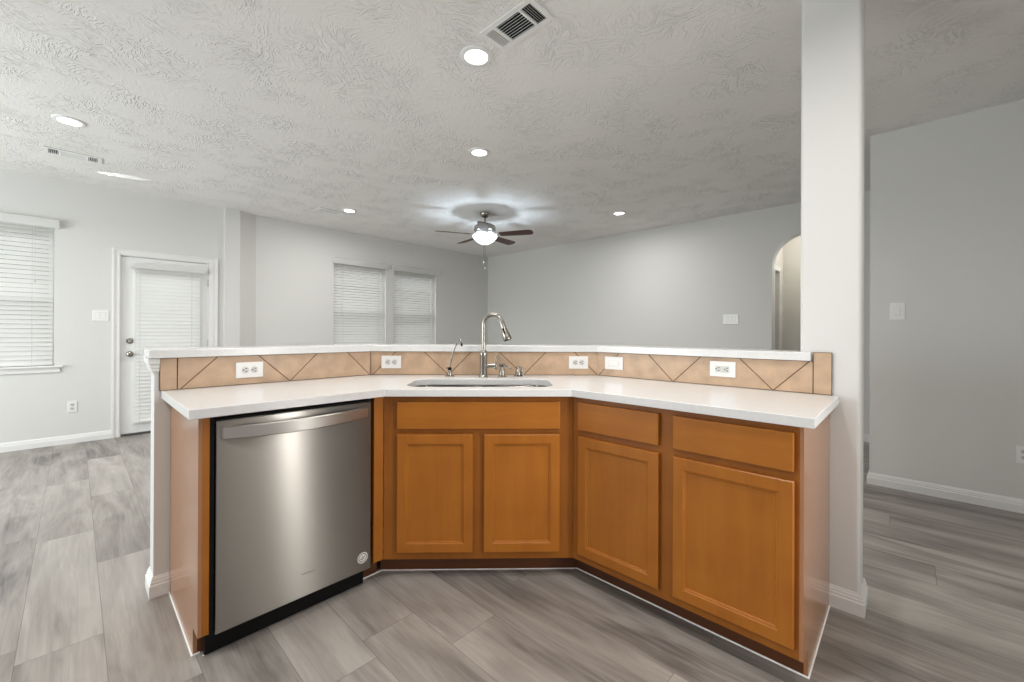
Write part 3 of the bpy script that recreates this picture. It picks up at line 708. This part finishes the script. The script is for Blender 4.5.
def register(x, y, rot, label, w=.356, h=.182, open_=(1, 1, 1)):
    t = thing('ceiling_vent', 'L', x, y, CH, label, 'vent'); t.rotation_euler = (0, 0, rot)
    a, b = w/2, h/2; n = .060
    banks = [rect(-a+.026, -a+.026+n, -b+.026, b-.026), rect(-a+.026+n+.014, a-.026-n-.014, -b+.026, b-.026), rect(a-.026-n, a-.026, -b+.026, b-.026)]
    fb = prism(bmesh.new(), rect(-a, a, -b, b), banks, -.008, -.001); make('frame', fb, M_white, t)
    make('duct_shade_sheet', B(-a+.02, a-.02, -b+.02, b-.02, -.0009, -.0002), M_dark, t)  # black sheet standing in for the shade inside the duct
    for k, q in enumerate(banks):
        x0, x1, y0, y1 = q[0][0], q[1][0], q[0][1], q[2][1]; bm = bmesh.new()
        if k == 1:
            m_ = 8
            for i in range(m_):
                yy = y0+(y1-y0)*(i+.5)/m_; r0 = len(bm.verts); box(bm, x0, x1, -.0032, .0032, -.0005, .0005)
                bmesh.ops.transform(bm, matrix=Matrix.Translation((0, yy, -.0055)) @ Matrix.Rotation(math.radians(38*open_[1]), 4, 'X'), verts=list(bm.verts)[r0:])
        else:
            m_ = 5
            for i in range(m_):
                xx = x0+(x1-x0)*(i+.5)/m_; r0 = len(bm.verts); box(bm, -.0030, .0030, y0, y1, -.0005, .0005)
                bmesh.ops.transform(bm, matrix=Matrix.Translation((xx, 0, -.0055)) @ Matrix.Rotation(math.radians(38*open_[k]), 4, 'Y'), verts=list(bm.verts)[r0:])
        make('louvres', bm, M_white, t)
register(1.539, 1.449, PI/2, 'white three bank ceiling register beside the largest recessed light', open_=(-1.4, -1.5, 1))
register(-.012, 5.385, 0, 'white ceiling vent near the breakfast area window wall', open_=(1.5, -1.2, 1.5))
register(2.300, 5.440, 0, 'small white ceiling vent near the boxed wall corner', open_=(1.5, -1.2, 1.5))

# ceiling fan
FX, FY = W3('S', -.226, 5.466)[:2]
t = thing('ceiling_fan', 'S', -.226, 5.466, CH, 'ceiling fan with five dark walnut blades and a lit frosted bowl', 'ceiling fan')
make('canopy', lathe(bmesh.new(), [(0, 0), (.066, 0), (.067, -.012), (.056, -.042), (.030, -.062), (.016, -.066), (0, -.066)], 0, 0, 32), M_nickel, t, True)
make('downrod', lathe(bmesh.new(), [(0, -.06), (.0125, -.06), (.0125, -.135), (.024, -.140), (.024, -.150), (0, -.150)], 0, 0, 20), M_nickel, t, True)
make('motor_housing', lathe(bmesh.new(), [(0, -.146), (.05, -.147), (.105, -.155), (.135, -.172), (.142, -.190), (.142, -.228), (.130, -.240), (.122, -.246), (.122, -.262), (.090, -.270), (0, -.270)], 0, 0, 48), M_nickel, t, True)
make('light_kit_plate', lathe(bmesh.new(), [(0, -.270), (.030, -.270), (.030, -.292), (.020, -.300), (0, -.300)], 0, 0, 32), M_nickel, t, True)
gb = make('glass_bowl', lathe(bmesh.new(), [(.158, -.300), (.163, -.303), (.160, -.318), (.140, -.345), (.105, -.378), (.060, -.405), (.020, -.418), (0, -.420)], 0, 0, 48), M_bowl, t, True)
gb.visible_shadow = True
make('finial', lathe(bmesh.new(), [(0, -.418), (.012, -.419), (.010, -.430), (.005, -.438), (0, -.439)], 0, 0, 16), M_nickel, t, True)
for k in range(5):
    a = math.radians(54+72*k); cz_ = -.290
    R_ = Matrix.Rotation(a, 4, 'Z')
    bp = []
    for i in range(9):
        q = PI/2-PI*i/8; bp.append((.615+.035*math.cos(q), .066*math.sin(q) if False else (.064*math.sin(q))))
    pts = [(.205, .050), (.30, .058), (.45, .066), (.58, .068), (.615, .064)]+bp[1:-1]+[(.615, -.064), (.58, -.068), (.45, -.066), (.30, -.058), (.205, -.050)]
    bb = prism(bmesh.new(), pts, [], -.003, .003)
    bmesh.ops.transform(bb, matrix=R_ @ Matrix.Translation((0, 0, cz_)) @ Matrix.Rotation(math.radians(-12), 4, 'X'), verts=bb.verts)
    bl = make('blade', bb, M_walnut, t)
    ib = bmesh.new(); box(ib, .115, .215, -.014, .014, .0035, .008); prism(ib, [(.20, -.012), (.225, -.034), (.262, -.030), (.280, 0), (.262, .030), (.225, .034), (.20, .012)], [], .0035, .007)
    bmesh.ops.transform(ib, matrix=R_ @ Matrix.Translation((0, 0, cz_)) @ Matrix.Rotation(math.radians(-12), 4, 'X'), verts=ib.verts)
    make('blade_iron', ib, M_nickel, bl)
for (x, y, l) in ((-.012, -.03, .255), (.004, .012, .325)):
    c = make('pull_chain', tube(bmesh.new(), [(x, y, -.40), (x, y, -.43-l+.05)], .0022, 8), M_nickel, t)
    make('chain_fob', lathe(bmesh.new(), [(0, 0), (.007, .004), (.009, .014), (.005, .028), (0, .032)], x, y, 14, Matrix.Translation((0, 0, -.43-l+.02))), M_white, c, True)
lamp('fan_bulb', 'POINT', (FX, FY, CH-.355), 21, (.72, .86, 1), .02)
